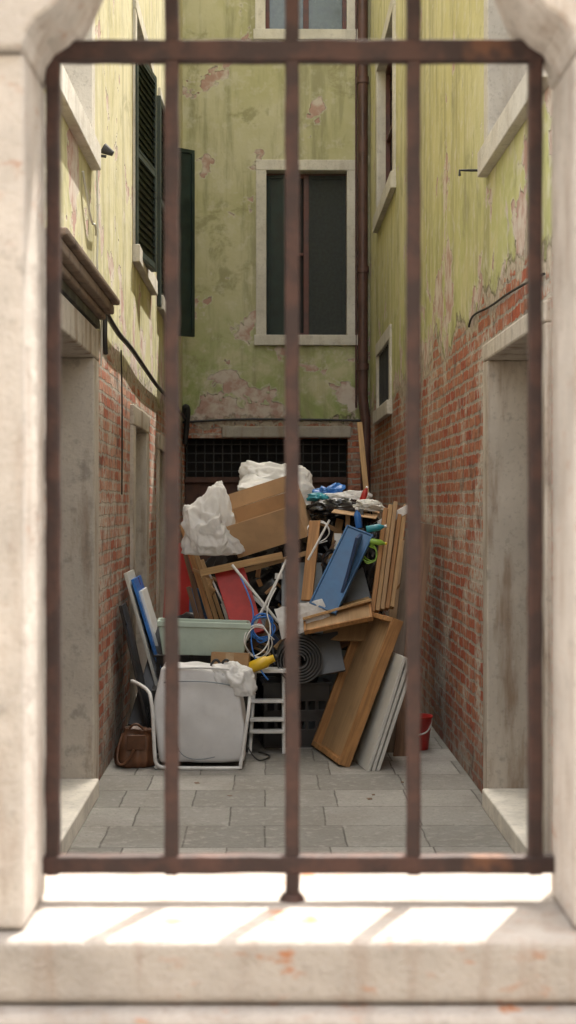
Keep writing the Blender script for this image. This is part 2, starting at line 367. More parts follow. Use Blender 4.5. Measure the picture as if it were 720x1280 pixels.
parent(tube("wall_cable",[(-.93,YB-.05,2.50),(-.91,YB-.09,2.62),(-.86,YB-.09,2.60),(-.88,YB-.05,2.42),(-.90,YB-.03,2.2)],.03,M_black),bB)
# drainpipe
dp=thing(empty("drainpipe",(1.05,YB-.07,0)),"brown metal drainpipe running down the corner of the rendered wall","drainpipe")
parent(tube("pipe",[(1.055,YB-.08,10.2),(1.055,YB-.08,2.75),(1.06,YB-.08,2.66),(1.09,YB-.08,2.45),(1.085,YB-.08,2.2),(1.085,YB-.08,.2)],.056,M_pipe,smooth=False,res=6),dp)
for z in(4.12,3.05,6.2,7.6): 
    bm=bmesh.new(); bmesh.ops.create_cone(bm,cap_ends=True,segments=24,radius1=.068,radius2=.068,depth=.07,matrix=Matrix.Translation((1.055,YB-.08,z)))
    parent(rebase(mesh_obj("collar",bm,M_pipe)),dp)
parent(tube("pipe",[(.985,YB-.04,10.2),(.985,YB-.04,2.6)],.012,M_pipe,smooth=False),dp)
for nm,x0,x1 in(("boundary_wall",XL-.35,XL),("boundary_wall",XR,XR+.35)):
    bm=bmesh.new(); addbox(bm,(x0,1.9,0),(x1,5.59,2.7)); o=rebase(mesh_obj(nm,bm,M_plain)); bevel(o,.01)
    thing(o,"low plastered side wall running up to the house","wall")
# unseen house added on the viewer's side to cut skylight on the window stone
bS=thing(empty("sky_block_house",(0,-6,0)),"unseen plain house added across the lane to block skylight","building")
hs_=[(-4,-3,1,2.6),(-.5,.5,0,2.3),(3,4,1,2.6),(-4,-3,4,5.6),(-.5,.5,4,5.6),(3,4,4,5.6)]
parent(wall("wall",'S',-12,12,7.4,hs_,.3,5,M_plain),bS)
for h in hs_[:1]+hs_[2:]: window(bS,'S',*h,.12,M_glassd,True)
# ------------------------------------------------------------------ near window opening (turned very slightly to the alley)
YAW=-0.0147
RZ=Matrix.Rotation(YAW,4,'Z')
def prism(name,pts,axis,a,b,mat,bev=.006):
    bm=bmesh.new()
    f=(lambda p,t:(p[0],p[1],t)) if axis=='z' else (lambda p,t:(p[0],t,p[1]))
    A=[bm.verts.new(f(p,a)) for p in pts]; B=[bm.verts.new(f(p,b)) for p in pts]
    bm.faces.new(A); bm.faces.new(B[::-1]); n=len(pts)
    for i in range(n): bm.faces.new((A[i],A[(i+1)%n],B[(i+1)%n],B[i]))
    bm.transform(RZ); o=rebase(mesh_obj(name,bm,mat)); bevel(o,bev,3); return o
sw=thing(empty("stone_window_wall",RZ@Vector((0,1.7,0))),"weathered pale stone window opening with arched head and deep sill","window opening")
HL,HR=-.29,.315; F=1.58; BK=1.84
parent(prism("jamb",[(-.62,F),(HL,F),(HL,1.72),(HL-.04,BK),(-.62,BK)],'z',1.072,2.035,M_front),sw)
parent(prism("jamb",[(.65,F),(HR,F),(HR,1.72),(HR+.045,BK),(.65,BK)],'z',1.072,2.035,M_front),sw)
c=(HL+HR)/2
arcL=[(HL,2.037),(HL+.004,2.056),(HL+.014,2.070),(HL+.030,2.080),(HL+.042,2.093),(HL+.055,2.115),(HL+.075,2.16),(HL+.13,2.21),(HL+.21,2.24),(c-.0005,2.25)]
arcR=[(2*c-x,z) for x,z in arcL]
parent(prism("arch_stone",[(-.62,2.037)]+arcL+[(c-.0005,2.6),(-.62,2.6)],'y',F-.012,1.735,M_front),sw)
parent(prism("arch_stone",[(.65,2.037)]+arcR+[(c+.0005,2.6),(.65,2.6)],'y',F-.012,1.735,M_front),sw)
parent(prism("sill",[(-.62,1.55),(.65,1.55),(.65,1.86),(-.62,1.86)],'z',1.0,1.07,M_sill,.01),sw)
parent(prism("sill_moulding",[(-.62,1.52),(.65,1.52),(.65,1.84),(-.62,1.84)],'z',.955,.998,M_sill,.014),sw)
parent(prism("apron",[(-.62,1.565),(.65,1.565),(.65,1.84),(-.62,1.84)],'z',0,.953,M_front),sw)
parent(prism("masonry",[(-3,1.60),(-.622,1.60),(-.622,1.82),(-3,1.82)],'z',0,2.75,M_plain),sw)
parent(prism("masonry",[(.652,1.60),(3,1.60),(3,1.82),(.652,1.82)],'z',0,2.75,M_plain),sw)
gr=thing(empty("window_grille",RZ@Vector((0,1.71,1.07))),"rusty dark iron bar grille set in the stone window","window grille")
def bar(name,a,b,wx,wy):
    bm=bmesh.new(); a=Vector(a);b=Vector(b)
    if name=="bar":
        addbox(bm,(a.x-wx/2,1.71-wy/2,a.z),(a.x+wx/2,1.71+wy/2,b.z))
        bmesh.ops.subdivide_edges(bm,edges=[e for e in bm.edges if abs(e.verts[0].co.z-e.verts[1].co.z)>.1],cuts=60)
    else:
        addbox(bm,(a.x,1.71-wy/2,a.z-wx/2),(b.x,1.71+wy/2,a.z+wx/2))
        bmesh.ops.subdivide_edges(bm,edges=[e for e in bm.edges if abs(e.verts[0].co.x-e.verts[1].co.x)>.1],cuts=60)
    for v in bm.verts:
        v.co+=noise.noise_vector(v.co*25)*.0012
    bm.transform(RZ); o=rebase(mesh_obj(name,bm,M_rust)); bevel(o,.003); parent(o,gr)
for x,z0,z1 in((-.279,1.10,2.08),(-.138,1.10,2.23),(.005,1.068,2.26),(.149,1.10,2.23),(.2935,1.10,2.08)): bar("bar",(x,0,z0),(x,0,z1),.0170,.0155)
bar("rail",(-.303,0,2.077),(.328,0,0),.025,.020); bar("rail",(-.303,0,1.113),(.328,0,0),.021,.020)
bm=bmesh.new(); bmesh.ops.create_cone(bm,cap_ends=True,segments=20,radius1=.016,radius2=.011,depth=.008,matrix=Matrix.Translation((.005,1.71,1.074))); bm.transform(RZ)
parent(rebase(mesh_obj("base_flange",bm,M_rust)),gr)
# ------------------------------------------------------------------ junk builders
def basis(A,B,C):
    A,B,C=Vector(A),Vector(B),Vector(C); x=(B-A).normalized(); yy=C-A; z=x.cross(yy).normalized(); y=z.cross(x)
    w=(B-A).length; h=yy.dot(y)
    M=Matrix(((x.x,y.x,z.x,A.x),(x.y,y.y,z.y,A.y),(x.z,y.z,z.z,A.z),(0,0,0,1)))
    return M,w,h
def placed(name,bm,M,mat,bev=.003,smooth=False):
    o=mesh_obj(name,bm,mat,smooth); o.matrix_world=M
    if bev: bevel(o,bev)
    return o
def slab(name,label,cat,A,B,C,t,mat,group=None,bev=.003):
    """board with near face A-B-C, thickness t going away from the viewer; slightly warped"""
    M,w,h=basis(A,B,C); bm=bmesh.new(); addbox(bm,(0,0,-t),(w,h,0))
    bmesh.ops.subdivide_edges(bm,edges=[e for e in bm.edges if abs(e.verts[0].co.y-e.verts[1].co.y)>h*.5],cuts=6)
    k=random.uniform(-.006,.006)
    for v in bm.verts: v.co.z+=k*math.sin(math.pi*v.co.y/max(h,.01))
    o=placed(name,bm,M,mat,bev); return thing(o,label,cat,group)
def stick(name,label,cat,p,q,w,t,mat,group=None):
    p,q=Vector(p),Vector(q); d=(q-p); side=d.cross(Vector((0,1,0)))
    if side.length<1e-3: side=Vector((1,0,0))
    side=-side.normalized()*w
    if side.x<0: side=-side
    return slab(name,label,cat,p,p+side,q,t,mat,group)
def framed_panel(name,label,cat,A,B,C,t,mat,rimmat,rim=.035,prot=.03):
    M,w,h=basis(A,B,C); bm=bmesh.new(); addbox(bm,(rim,rim,-t),(w-rim,h-rim,-.004))
    o=placed(name,bm,M,mat); thing(o,label,cat)
    bm=bmesh.new()
    for a,b in(((0,0),(rim,h)),((w-rim,0),(w,h)),((rim,0),(w-rim,rim)),((rim,h-rim),(w-rim,h))):
        addbox(bm,(a[0],a[1],-t-.004),(b[0],b[1],prot))
    r=placed("rim",bm,M,rimmat); parent(r,o); return o
def carton(label,A,B,C,depth,mat=C_box,openf=True,name="cardboard_box",flaps=None):
    M,w,h=basis(A,B,C); bm=bmesh.new(); t=.005; d=-depth
    addbox(bm,(0,0,-t),(w,h,0)); addbox(bm,(0,0,d),(w,h,d+t)); addbox(bm,(0,t,d+t),(t,h,-t)); addbox(bm,(w-t,t,d+t),(w,h,-t)); addbox(bm,(t,0,d+t),(w-t,t,-t))
    o=placed(name,bm,M,mat,.0015); thing(o,label,"cardboard box")
    if openf:
        F1=Matrix.Translation((0,h+.001,d))@Matrix.Rotation(R(-20),4,'X')
        bm=bmesh.new(); addbox(bm,(0,0,0),(w,h*.45,t),F1); f=placed("flap",bm,M,mat,.001); parent(f,o)
        F2=Matrix.Translation((t,h+.001,0))@Matrix.Rotation(R(38),4,'Z')
        bm=bmesh.new(); addbox(bm,(-t,0,d),(0,w*.22,0),F2); f=placed("flap",bm,M,mat,.001); parent(f,o)
    else:
        bm=bmesh.new(); addbox(bm,(0.001,h+.001,d),(w/2-.002,h+.006,0)); addbox(bm,(w/2+.002,h+.001,d),(w-.001,h+.006,0)); f=placed("flap",bm,M,mat,.001); parent(f,o)
        bm=bmesh.new(); addbox(bm,(w/2-.025,h*.35,.0005),(w/2+.025,h+.004,.0015)); f=placed("tape",bm,M,C_tape,0); parent(f,o)
    return o
def crate(label,c,w,h,d,rz,mat,tilt=0,name="plastic_crate"):
    """open-topped ribbed crate"""
    M=Matrix.Translation(c)@Matrix.Rotation(rz,4,'Z')@Matrix.Rotation(tilt,4,'Y'); bm=bmesh.new(); t=.012
    x,y=w/2,d/2
    addbox(bm,(-x,-y,0),(x,y,t)); 
    for z0,z1 in((t,h*.3),(h*.42,h*.6),(h*.74,h)):
        addbox(bm,(-x,-y,z0),(x,-y+t,z1)); addbox(bm,(-x,y-t,z0),(x,y,z1)); addbox(bm,(-x,-y+t,z0),(-x+t,y-t,z1)); addbox(bm,(x-t,-y+t,z0),(x,y-t,z1))
    for i in range(7):
        xx=-x+.003+i*(w-.03)/6; addbox(bm,(xx,-y+.002,t),(xx+.022,-y+t-.002,h*.98)); addbox(bm,(xx,y-t+.002,t),(xx+.022,y-.002,h*.98))
    addbox(bm,(-x-.012,-y-.012,h),(x+.012,-y+t,h+.014)); addbox(bm,(-x-.012,y-t,h),(x+.012,y+.012,h+.014))
    addbox(bm,(-x-.012,-y+t,h),(-x+t,y-t,h+.014)); addbox(bm,(x-t,-y+t,h),(x+.012,y-t,h+.014))
    o=placed(name,bm,M,mat,.002); return thing(o,label,"crate")
def suitcase(label,c,w,h,d,rot,mat,name="suitcase"):
    M=Matrix.Translation(c)@rot; bm=bmesh.new(); addbox(bm,(-w/2,-d/2,0),(w/2,d/2,h))
    o=placed(name,bm,M,mat,.03); o.modifiers[0].segments=5; thing(o,label,"suitcase")
    bm=bmesh.new(); addbox(bm,(-w/2-.004,-.006,.02),(w/2+.004,.006,h+.004)); parent(placed("seam",bm,M,M_black,.002),o)
    hd=tube("handle",[M@Vector(p) for p in((-.07,-.0,h),(-.06,0,h+.045),(.06,0,h+.045),(.07,0,h))],.009,M_black); parent(hd,o)
    return o
def folds(p):
    s_=0
    for f,a in((1.0,.32),(2.1,.17),(4.3,.07),(8.7,.025)):
        s_+=a*(.22-abs(noise.noise(p*f+Vector((f*3.1,f,-f)))))
    return s_*3.2
def crumple(name,label,cat,c,sz,mat,amp=.16,fr=2.2,seed=0,spikes=(),sub=5,rot=None):
    bm=bmesh.new(); bmesh.ops.create_icosphere(bm,subdivisions=sub,radius=1)
    off=Vector((seed*7.3,seed*3.1,seed*1.7)); SP=[(Vector(d).normalized(),k,w_) for d,k,w_ in spikes]
    for v in bm.verts:
        p=v.co.copy()
        r=folds(Vector((p.x*1.25,p.y*1.25,p.z*.8))*fr*.55+off); r2=noise.noise(p*fr*.5+off)
        q=p*(1+amp*r*1.5+amp*.6*r2)
        q=Vector((math.copysign(abs(q.x)**.85,q.x),math.copysign(abs(q.y)**.85,q.y),q.z))
        for d,k,w_ in SP:
            a=max(0,p.dot(d)-1+w_)/w_
            if a>0: q+=d*k*(a**1.4)*(1+.35*noise.noise(p*7+off))
        if q.z<-.75: q.z=-.75-(q.z+.75)*-.2
        v.co=Vector((q.x*sz[0],q.y*sz[1],q.z*sz[2]))
    if rot: bm.transform(rot)
    bm.transform(Matrix.Translation(c))
    o=rebase(mesh_obj(name,bm,mat,True)); return thing(o,label,cat)
def sheet(name,label,cat,fn,mat,n=70,fold=.03,fr=7,seed=0,thick=.002):
    """crumpled sheet: fn(s,t)->Vector"""
    bm=bmesh.new(); g=[]
    for i in range(n+1):
        row=[]
        for j in range(n+1):
            p=fn(i/n,j/n); off=Vector((seed*5.1,seed,0))
            r=folds(p*fr+off)
            dv=noise.noise_vector(p*fr*.8+off)
            row.append(bm.verts.new(p+Vector((dv.x*fold*.8,-fold*r*1.2+dv.y*fold*.4,fold*r*1.4+dv.z*fold*.8))))
        g.append(row)
    for i in range(n):
        for j in range(n): bm.faces.new((g[i][j],g[i+1][j],g[i+1][j+1],g[i][j+1]))
    o=rebase(mesh_obj(name,bm,mat,True)); m=o.modifiers.new("s",'SOLIDIFY'); m.thickness=thick
    return thing(o,label,cat)
def lathe(name,prof,c,mat,seg=32,fn=None):
    bm=bmesh.new(); rings=[]
    for r,z in prof:
        rings.append([bm.verts.new((r*math.cos(2*math.pi*i/seg),r*math.sin(2*math.pi*i/seg),z)) for i in range(seg)])
    for a,b in zip(rings,rings[1:]):
        for i in range(seg): bm.faces.new((a[i],a[(i+1)%seg],b[(i+1)%seg],b[i]))
    bm.faces.new(rings[0]); 
    if fn:
        for v in bm.verts: fn(v)
    bm.transform(Matrix.Translation(c)); return rebase(mesh_obj(name,bm,mat,True))
# ------------------------------------------------------------------ THE PILE
crate("black plastic crate under the flower trough",(-.42,9.15,0),.58,.38,.5,.05,P_black)
crate("dark crate stacked on another black crate",(-.42,9.28,.40),.55,.17,.32,-.04,P_black)
crate("black crate under the rolled rubber mat",(.17,9.25,0),.42,.40,.36,.1,P_black)
suitcase("dark grey suitcase buried in the rubbish heap",(-.12,9.85,0),.62,.75,.34,Matrix.Rotation(.15,4,'Z'),P_black)
suitcase("black suitcase standing deep in the heap",(.5,10.0,0),.6,.8,.34,Matrix.Rotation(-.2,4,'Z'),P_black)
crumple("rubbish_bag","bulging black rubbish bag in the middle of the heap","rubbish bag",(-.5,9.95,.34),(.30,.28,.45),P_blackbag,seed=1)
crumple("rubbish_bag","black rubbish bag crushed under cartons","rubbish bag",(-.08,9.95,.98),(.38,.30,.32),P_blackbag,seed=2)
crumple("rubbish_bag","black rubbish bag beside the blue panel","rubbish bag",(.42,9.95,1.06),(.38,.28,.36),P_blackbag,seed=3)
crumple("rubbish_bag","glossy black rubbish bag on top of the heap","rubbish bag",(.50,9.75,1.36),(.24,.20,.19),P_blackbag,seed=4)
crumple("rubbish_bag","black rubbish bag behind the leaning boards","rubbish bag",(.62,9.45,.32),(.22,.22,.42),P_blackbag,seed=5)
crumple("rubbish_bag","black rubbish bag low in the heap","rubbish bag",(-.02,9.55,.5),(.30,.14,.35),P_blackbag,seed=6)
# -- white hamper
hp=thing(empty("fabric_hamper",(-.38,8.5,0)),"sagging grey-white fabric trolley bag on a white tube frame","trolley bag")
bm=bmesh.new(); addbox(bm,(-.25,-.18,0),(.25,.18,.55)); bmesh.ops.subdivide_edges(bm,edges=bm.edges[:],cuts=11,use_grid_fill=True)
for v in bm.verts:
    z=v.co.z/.55; q=v.co.copy()
    rx=1-.16*z; v.co.x=q.x*rx-.035*z; v.co.y=q.y*(1-.1*z)+.03*z
    bul=math.sin(math.pi*min(1,max(0,z)))*.03
    v.co.x+=bul*(q.x/.25); v.co.y+=bul*(q.y/.18)
    v.co+=noise.noise_vector(Vector((q.x*9,q.y*9,q.z*7)))*.014
    v.co.y-=.018*folds(Vector((q.x*7,q.z*3.2,q.y*3)))
    v.co.z+= -.03*max(0,(q.x/.25))*z
bm.transform(Matrix.Translation((-.375,8.55,.035)))
b=rebase(mesh_obj("bag",bm,P_fabric,True)); m=b.modifiers.new("b",'BEVEL'); m.width=.025;m.segments=3;m.limit_method='ANGLE';m.angle_limit=R(60)
m=b.modifiers.new("s",'SUBSURF'); m.levels=m.render_levels=2; parent(b,hp)
def T(*P): return [Vector(p) for p in P]
parent(tube("frame_tube",T((-.80,8.55,.49),(-.70,8.42,.47),(-.665,8.36,.40),(-.65,8.33,.1),(-.64,8.33,.02),(-.55,8.32,.015),(-.2,8.32,.012),(-.155,8.32,.015)),.011,P_steel),hp)
parent(tube("frame_tube",T((-.155,8.32,.012),(-.125,8.34,.2),(-.095,8.4,.42),(-.10,8.5,.46)),.011,P_steel),hp)
parent(tube("frame_tube",T((-.64,8.8,.02),(-.64,8.33,.02)),.011,P_steel),hp)
parent(tube("cord",T((-.52,8.34,.55),(-.545,8.33,.35),(-.53,8.31,.12),(-.42,8.315,.05),(-.3,8.315,.08)),.003,P_grey),hp)
parent(tube("seam",T((-.60,8.40,.50),(-.5,8.362,.512),(-.38,8.355,.512),(-.27,8.365,.50),(-.20,8.40,.48)),.004,P_grey),hp)
for x in(-.30,-.24):
    parent(tube("handle",T((x-.03,8.5,.585),(x-.015,8.5,.62),(x+.015,8.5,.62),(x+.03,8.5,.585)),.008,M_black),hp)
parent(tube("strap",T((-.6,8.42,.57),(-.4,8.38,.60),(-.2,8.42,.57)),.006,P_fabric),hp)
crumple("cloth_bundle","crumpled white cloth bundle on the fabric trolley bag","cloth",(-.20,8.48,.50),(.12,.10,.10),P_bag,amp=.3,fr=2.6,seed=11,spikes=(((.6,-.3,-.9),.5,.4),((-.8,-.2,.5),.4,.3)))
tube_o=tube("cable",T((-.12,8.6,.1),(-.07,8.5,.02),(.0,8.6,.015),(.03,8.75,.015),(-.05,8.85,.015)),.005,M_black); thing(tube_o,"black electric cable trailing on the paving","cable")
# -- brown pouch
def pl(v):
    a=math.atan2(v.co.y,v.co.x); z=v.co.z; k=1+.07*math.sin(a*5+1)*(z/.2)+.5*abs(noise.noise(Vector((v.co.x*18,v.co.y*18,z*9))))-.08
    v.co.x*=k*1.08; v.co.y*=k*.8; v.co.x+=.09*z; v.co.z-=.10*max(0,v.co.x)*(z/.23)
pch=lathe("leather_bag",[(.085,0),(.102,.012),(.108,.05),(.105,.10),(.092,.15),(.078,.185),(.070,.205),(.076,.222),(.074,.226),(.055,.19)],(-.775,8.45,.004),P_leather,48,pl)
thing(pch,"slouchy brown leather shoulder bag standing on the paving","bag")
parent(tube("strap",T((-.84,8.42,.2),(-.875,8.38,.1),(-.86,8.34,.02),(-.80,8.34,.05),(-.77,8.335,.12)),.007,P_leather),pch)
parent(tube("handle",T((-.81,8.42,.21),(-.79,8.40,.255),(-.74,8.40,.258),(-.71,8.42,.205)),.007,P_leather),pch)
bm=bmesh.new(); addbox(bm,(-.055,-.008,0),(.055,0,.09)); f=placed("flap",bm,Matrix.Translation((-.757,8.362,.115))@Matrix.Rotation(R(10),4,'X'),P_leather,.004); parent(f,pch)
# -- boards leaning on the left wall
slab("board","white laminate board leaning against the brick wall","board",(-.60,9.60,.004),(-.60,9.1,.004),(-.905,9.60,1.10),.02,P_lgrey,"boards leaning on the walls")
slab("board","blue edged board leaning beside a white board","board",(-.55,9.66,.004),(-.55,9.14,.004),(-.862,9.66,1.06),.018,P_blue2,"boards leaning on the walls")
slab("board","white board leaning on a blue board","board",(-.52,9.62,.004),(-.52,9.22,.004),(-.82,9.62,.98),.02,P_white,"boards leaning on the walls")
slab("board","black board standing in for the shadowed gap at the brick wall","board",(-.70,9.05,.004),(-.70,8.75,.004),(-.90,9.05,.92),.02,P_black,"boards leaning on the walls")  # black slab put in as the dark shadow gap between wall and boards
slab("board","black board propped in front of a crate","board",W(160,905,9.0),(-.60,8.98,.10),W(168,770,9.3),.02,P_black)
# -- reds
slab("board","tall red painted board standing at the back","board",(-.80,10.5,.004),(-.60,10.45,.004),(-.83,10.75,1.25),.03,P_red)
slab("red_board","red panel tilted in the heap","panel",W(294,800,9.12),W(330,788,9.12),W(270,716,9.3),.05,P_red)
slab("board","dark blue board standing in the heap","board",W(236,790,9.9),W(262,790,9.9),W(226,735,9.95),.03,P_blue)
# -- timber upper left
for i,(a,b,w_,mt) in enumerate([((262,782),(224,656),.035,W_orange),((270,782),(236,672),.03,W_pine),((252,782),(228,690),.03,W_brown),((277,780),(250,700),.025,W_pine),((283,778),(262,712),.02,P_white)]):
    p=W(*a,9.45+.04*i); q=W(*b,9.65+.04*i); p2=p+(p-q)*.6
    stick("timber_batten","thin wooden batten leaning in the rubbish heap","batten",p2,q,w_,.02,mt,"battens in the heap")
stick("timber_batten","pale batten lying across the heap under the bag","batten",W(249,712,9.25),W(352,690,9.2),.045,.03,W_pine)
stick("timber_batten","thin wooden batten leaning in the rubbish heap","batten",W(300,712,9.3),W(385,688,9.2),.03,.03,W_tan)
# -- white plastic bag, tarp
crumple("plastic_bag","crumpled white plastic bag tied at the top","plastic bag",W(264,666,9.3),(.16,.12,.175),P_bag,amp=.34,fr=1.9,seed=24,spikes=(((.12,0,1),.85,.26),((-.75,-.1,.6),.35,.2),((.9,0,-.5),.4,.3),((-.8,0,-.8),.35,.3)),sub=6)
def tp(s,t):
    A=W(300,612,9.75);B=W(388,630,9.8);x=A.lerp(B,s); 
    return Vector((x.x,9.6+.45*t,x.z+.17*math.sin(math.pi*min(1,s*1.05+.1))*(.35+t*.9)-.02))
sheet("plastic_sheet","crumpled white packing sheet on top of the heap","plastic sheet",tp,P_bag,fold=.035,fr=3,seed=3,thick=.006)
crumple("plastic_bag","white bag stuffed on top of the heap","plastic bag",W(345,614,9.95),(.24,.15,.15),P_bag,amp=.34,fr=1.7,seed=33,spikes=(((-.6,0,.8),.45,.3),((.5,0,.8),.3,.3)),sub=6)
# -- big open carton
A=W(298,698,9.3);B=W(384,671,9.2)
C=A+Vector((-.045,-.07,.215))
carton("large open brown cardboard box tipped on the heap",A,B,C,.34)
carton("brown carton wedged in the heap",W(405,690,9.75),W(452,690,9.75),W(402,650,9.75),.3,C_box2,False)
# -- mint trough
def trough(label,c,w,h,d,mat):
    bm=bmesh.new(); t=.01
    def ring(wx,dy,z): return [bm.verts.new((sx*wx/2,sy*dy/2,z)) for sx,sy in((-1,-1),(1,-1),(1,1),(-1,1))]
    rs=[ring(w*.86,d*.75,0),ring(w*.97,d*.95,h*.84),ring(w*1.0,d*1.05,h*.84),ring(w*1.0,d*1.05,h),ring(w*.95,d*.9,h),ring(w*.83,d*.7,t)]
    for a,b in zip(rs,rs[1:]):
        for i in range(4): bm.faces.new((a[i],a[(i+1)%4],b[(i+1)%4],b[i]))
    bm.faces.new(rs[0]); bm.faces.new(rs[-1])
    o=placed("flower_trough",bm,Matrix.Translation(c)@Matrix.Rotation(R(2),4,'Y')@Matrix.Rotation(.05,4,'Z'),mat,.006); return thing(o,label,"flower trough")
trough("pale mint plastic flower trough lying on crates",(-.40,9.02,.60),.58,.21,.24,P_mint)
carton("small closed cardboard box below the trough",W(262,862,8.8),W(309,864,8.78),W(260,816,8.82),.12,C_box2,False)
# -- white rods and cables
thing(tube("clothes_rack_rod",T(W(290,706,9.1),W(348,778,9.05)),.009,P_steel),"white metal rack tube across the heap","metal tube","white rack tubes")
thing(tube("clothes_rack_rod",T(W(358,700,9.1),W(338,745,9.0),W(308,800,8.95)),.009,P_steel),"white metal rack tube across the heap","metal tube","white rack tubes")
thing(tube("clothes_rack_rod",T(W(262,718,9.35),W(300,800,9.2)),.007,P_steel),"white metal rack tube across the heap","metal tube","white rack tubes")
thing(tube("clothes_rack_rod",T(W(412,650,9.1),W(385,700,9.05)),.007,P_steel),"white metal rack tube across the heap","metal tube","white rack tubes")
def coil(label,c,r,n,mat,seed,tr=.005):
    rr=random.Random(seed); P=[]
    for i in range(n*10):
        a=i*2*math.pi/10; k=r*rr.uniform(.75,1.15); P.append(Vector((c[0]+k*math.cos(a),c[1]+rr.uniform(-.03,.02),c[2]+k*1.1*math.sin(a)-.0006*i)))
    return thing(tube("cable_coil",P,tr,mat),label,"cable")
coil("tangled blue cable hanging in the heap",W(328,782,8.95),.075,4,P_blue2,1)
coil("tangled white cable in the heap",W(322,800,8.93),.09,3,P_white,2,.004)
coil("tangled black hose in the heap",W(418,700,9.3),.07,3,P_black,3,.008)
coil("tangled green cord on the heap",W(462,690,9.1),.05,3,P_lime,4,.004)
coil("tangled white cord near the top",W(398,665,9.3),.07,2,P_white,5,.004)
thing(tube("cable",T(W(300,720,9.1),W(312,745,9.0),W(318,770,8.95),W(312,800,8.92),W(322,835,8.85),W(335,850,8.83)),.005,P_blue2),"blue cable dangling over the heap","cable")
thing(tube("cable",T(W(345,735,9.0),W(330,760,8.92),W(340,785,8.9),W(332,815,8.86),W(318,820,8.85)),.004,P_white),"white cable dangling over the heap","cable")
# -- spiral mat
bm=bmesh.new(); P=[];N=200
for i in range(N+1):
    a=i/N*2*math.pi*6.3; r=.035+.115*i/N; P.append((r*math.cos(a),r*math.sin(a)))
c=W(374,826,8.95)
t=.0045
rows=[]
for i,(x,z) in enumerate(P):
    L=math.hypot(x,z); nx,nz=x/L,z/L
    rows.append([bm.verts.new((c.x+x+nx*s*t,c.y+y,c.z+z+nz*s*t)) for s,y in((-1,0),(1,0),(1,.35),(-1,.35))])
for a,b in zip(rows,rows[1:]):
    for i in range(4): bm.faces.new((a[i],a[(i+1)%4],b[(i+1)%4],b[i]))
bm.faces.new(rows[0]);bm.faces.new(rows[-1])
thing(rebase(mesh_obj("rubber_mat_roll",bm,P_rubber,True)),"rolled dark grey ribbed rubber mat","mat")
# -- yellow tool
q=W(325,832,8.85)
yb=lathe("foam_roller",[(.028,0),(.036,.01),(.037,.12),(.026,.135),(.022,.17),(.024,.175),(.006,.176)],(0,0,0),P_yellow,24)
yb.matrix_world=Matrix.Translation(q+Vector((-.075,0,-.02)))@Matrix.Rotation(R(68),4,'Y'); thing(yb,"yellow plastic canister lying on the heap","canister")
cp=lathe("cap",[(.02,.175),(.02,.20),(.004,.201)],(0,0,0),M_black,20); cp.matrix_world=yb.matrix_world@Matrix.Translation((0,0,.176)); parent(cp,yb)
# -- white stool/ladder
st=thing(empty("step_stool",(0,9,0)),"small white folding step stool frame","step stool")
x0,x1=-.105,.105
for P in(T((x0,8.85,.004),(x0+.03,8.98,.50)),T((x1,8.85,.004),(x1-.0,8.98,.50)),T((x0,9.2,.004),(x0+.03,8.98,.48)),T((x1,9.2,.004),(x1,8.98,.48))):
    parent(tube("leg",P,.012,P_steel),st)
for z,y in((.13,8.87),(.20,8.89),(.31,8.92)):
    bm=bmesh.new(); addbox(bm,(x0,y-.03,z),(x1,y+.05,z+.018)); parent(placed("tread",bm,Matrix.Identity(4),P_steel),st)
bm=bmesh.new(); addbox(bm,(x0-.01,8.9,.495),(x1+.02,9.04,.517)); parent(placed("seat",bm,Matrix.Identity(4),P_white),st)
# -- grey tub, white cloth
slab("storage_tub_lid","grey-blue plastic tub lid standing in the heap","lid",W(352,792,9.2),W(404,792,9.2),W(356,703,9.35),.03,P_grey)
def cl(s,t):
    A=W(342,760,8.95);B=W(402,752,8.95);x=A.lerp(B,s); return x+Vector((0.05*t,-.03*math.sin(t*2),-.20*t*(1-.55*s)))
sheet("cloth","white cloth draped over the heap","cloth",cl,P_bag,fold=.02,fr=5,seed=5)
# -- blue panel
A=W(386,754,8.95);B=W(416,766,8.90);C=W(424,652,9.15)
framed_panel("blue_board","blue painted door tilted on the heap","board",A,B+(B-A)*.12,C,.03,P_blue,P_blue,.012,.003)
slab("board","thin orange wooden board behind a blue door","board",W(376,750,9.05),W(390,750,9.03),W(420,650,9.25),.02,W_orange)
slab("blue_board","wide dark blue board beside a blue door","board",W(421,768,8.97),W(428,760,9.2),W(459,663,9.3),.02,P_navy)
slab("board","dark grey flat panel between door and planks","panel",W(425,765,9.15),W(466,755,9.15),W(445,690,9.3),.03,P_dgrey)
slab("board","dark grey screen panel low in the heap","panel",W(395,845,9.0),W(432,838,9.0),W(390,795,9.1),.03,P_dgrey)
# -- plank bundle
for i in range(5):
    a=W(463+i*6.2,764-i*1.5,8.95+.02*i); b=W(480+i*6.2,634-(i%3)*4,9.25+.02*i)
    stick("plank","orange-brown wooden plank standing in a bundle","plank",a,b,.027,.05,[W_orange,W_pine,W_tan,W_orange,W_pine][i],"planks standing on the heap")
# -- drawer board
framed_panel("wooden_tray","orange wooden drawer lying across the heap","drawer",W(380,790,8.85),W(466,772,8.8),W(376,770,9.0),.02,W_tan,W_orange,.015,.008)
slab("board","thin pale wooden board lying on a drawer","board",W(378,772,8.9),W(464,748,8.9),W(392,765,9.15),.018,W_pine)
slab("board","tan fibreboard sheet in the heap","board",W(402,800,9.1),W(462,800,9.0),W(402,772,9.2),.02,W_tan)
